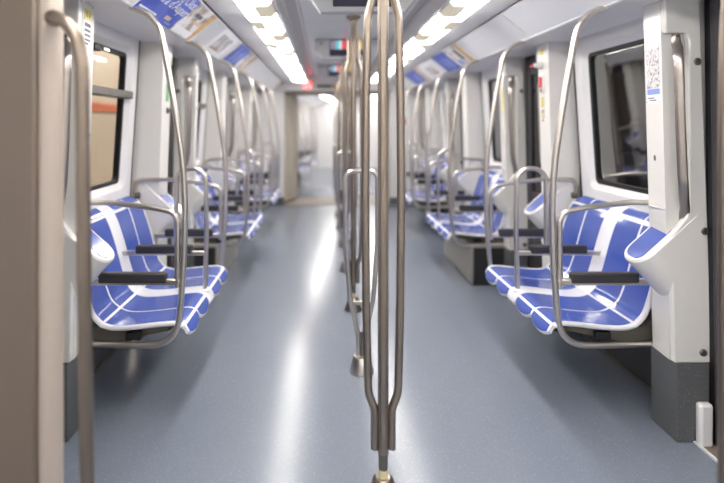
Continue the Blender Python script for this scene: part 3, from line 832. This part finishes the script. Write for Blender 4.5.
MB().box(xf-.006, xf+.01, yB-.108, yB-.052, 1.555, 1.675).build('switch_plate', M['white'], e, bevel=.003)
MB().box(xf-.016, xf-.004, yB-.095, yB-.065, 1.59, 1.665).build('switch_lever', M['red'], e, bevel=.004)
MB().box(xf-.009, xf-.004, yB-.095, yB-.065, 1.562, 1.585).build('switch_window', M['dsteel'], e)
tag(e, 'red emergency switch on the right pillar past the nearest seats', 'switch')
e = empty('emergency_alarm', (xf, yB-.07, 1.74))
MB().lathe([(.0005, -.045), (.014, -.045), (.017, -.03), (.022, -.02), (.026, 0), (.0005, .008)], (px_(1.74), yB-.075, 1.742), 16, 'x').build('knob', M['perch'], e)
MB().box(px_(1.74)-.05, px_(1.74)-.03, yB-.06, yB-.012, 1.735, 1.75).build('knob_tab', M['red'], e, bevel=.003)
tag(e, 'grey emergency knob with red tab above the red switch on the right', 'alarm')
xl = -px_(1.45)
e = empty('intercom_button', (xl, yB-.07, 1.44))
MB().box(xl-.01, xl+.005, yB-.085, yB-.055, 1.42, 1.46).build('button_plate', M['dsteel'], e, bevel=.003)
MB().box(xl+.004, xl+.009, yB-.078, yB-.062, 1.43, 1.45).build('button', M['black'], e, bevel=.002)
tag(e, 'small dark button under the green sticker on the left pillar', 'button')
for side, z, y, lab in ((1, 1.20, A0+.10, 'small oval lock hole on the nearest right pillar below the map'), (-1, 1.215, A0+.075, 'small oval lock hole on the nearest left pillar')):
    x = px_(z)+.007
    b = MB().lathe([(.0005, -.004), (.009, -.004), (.011, 0), (.0005, .004)], (0, 0, 0), 14, 'x')
    b.v = [(side*(x+h), y+a*.6, z+c*1.3) for h, a, c in b.v]
    tag(b.build('lock', M['dsteel'], origin=(side*x, y, z)), lab, 'lock')

# ------------------------------------------------------------------ draught screen and rails right beside the camera
b = MB(); b.box(-1.45, -.93, 1.265, 1.335, 0, 2.03); struct(named(b.build('trim_50', M['screen'], bevel=.01), 'trim_50'))
b = MB(); b.tube([(-.912, 1.30, 0), (-.912, 1.30, 2.03)], .03, 16); struct(named(b.build('trim_51', M['screen_edge']), 'trim_51'))
e = empty('screen_rail', (-.77, 1.21, 0))
p = catmull([(-.885, 1.27, 1.612), (-.875, 1.235, 1.612), (-.855, 1.215, 1.610), (-.825, 1.21, 1.594), (-.802, 1.21, 1.562), (-.79, 1.21, 1.51), (-.786, 1.21, 1.44), (-.783, 1.21, 1.1), (-.776, 1.21, .6), (-.766, 1.21, .02)], 5)
MB().tube(p, .0165, 14).build('rail', M['fsteel'], e, smooth=60)
MB().lathe([(.035, 0), (.033, .01), (.02, .03), (.0005, .03)], (-.766, 1.21, 0), 16).build('floor_flange', M['fsteel'], e)
tag(e, 'blurred foreground steel rail fixed to the beige screen at the left edge', 'grab rail')
e = empty('screen_rail', (.86, 1.33, 0))
p = catmull([(x, 1.33, z) for x, z in ((.95, 1.885), (.89, 1.8), (.868, 1.6), (.862, 1.2), (.862, .6), (.862, .0))], 5)
MB().tube(p, .0165, 14).build('rail', M['fsteel'], e, smooth=60)
MB().lathe([(.035, 0), (.033, .01), (.02, .03), (.0005, .03)], (.862, 1.33, 0), 16).build('floor_flange', M['fsteel'], e)
tag(e, 'blurred foreground steel rail cut by the right edge of the photo', 'grab rail')

# ------------------------------------------------------------------ outside: tunnel on the right, lit platform on the left
struct(named(MB().box(2.3, 2.4, -2, 16, -1, 3.2).build('wall_tunnel', M['tunnel']), 'wall_tunnel'))
b = MB(); b.box(-4.6, -4.5, -2, 20, -1, 3.4); struct(b.build('wall_platform', M['plat']))
b = MB(); b.box(-4.6, -1.7, -2, 20, -.1, 0); struct(named(b.build('floor', M['plat']), 'floor_platform'))
b = MB(); b.box(-4.6, -1.7, -2, 20, 3.3, 3.4); struct(named(b.build('ceiling', M['plat']), 'ceiling_platform'))
o = MB().box(-4.5, -4.46, -2, 20, 1.60, 1.74).build('platform_glow_band', M['orange'], origin=(-4.48, 9, 1.9)); tag(o, 'painted orange glow band along the tan station wall outside the left window', 'glow band')  # warm orange glow outside, painted as a band on the wall
o = MB().box(-4.45, -4.37, 10.5, 10.9, .02, 2.6).build('glow_board', M['orange'], origin=(-4.41, 10.7, 0), bevel=.02); tag(o, 'upright orange board imitating the orange glow outside the left window', 'glow_board')  # board added to give the orange glow at the window's far edge
o = MB().box(-3.4, -3.1, 3, 18, 3.22, 3.3).build('platform_light', M['platlamp'], origin=(-3.25, 9, 3.3)); tag(o, 'lamp strip over the station platform outside the left window', 'ceiling light')

# ------------------------------------------------------------------ tidy
for o in bpy.data.objects:
    if '_o' in o: del o['_o']
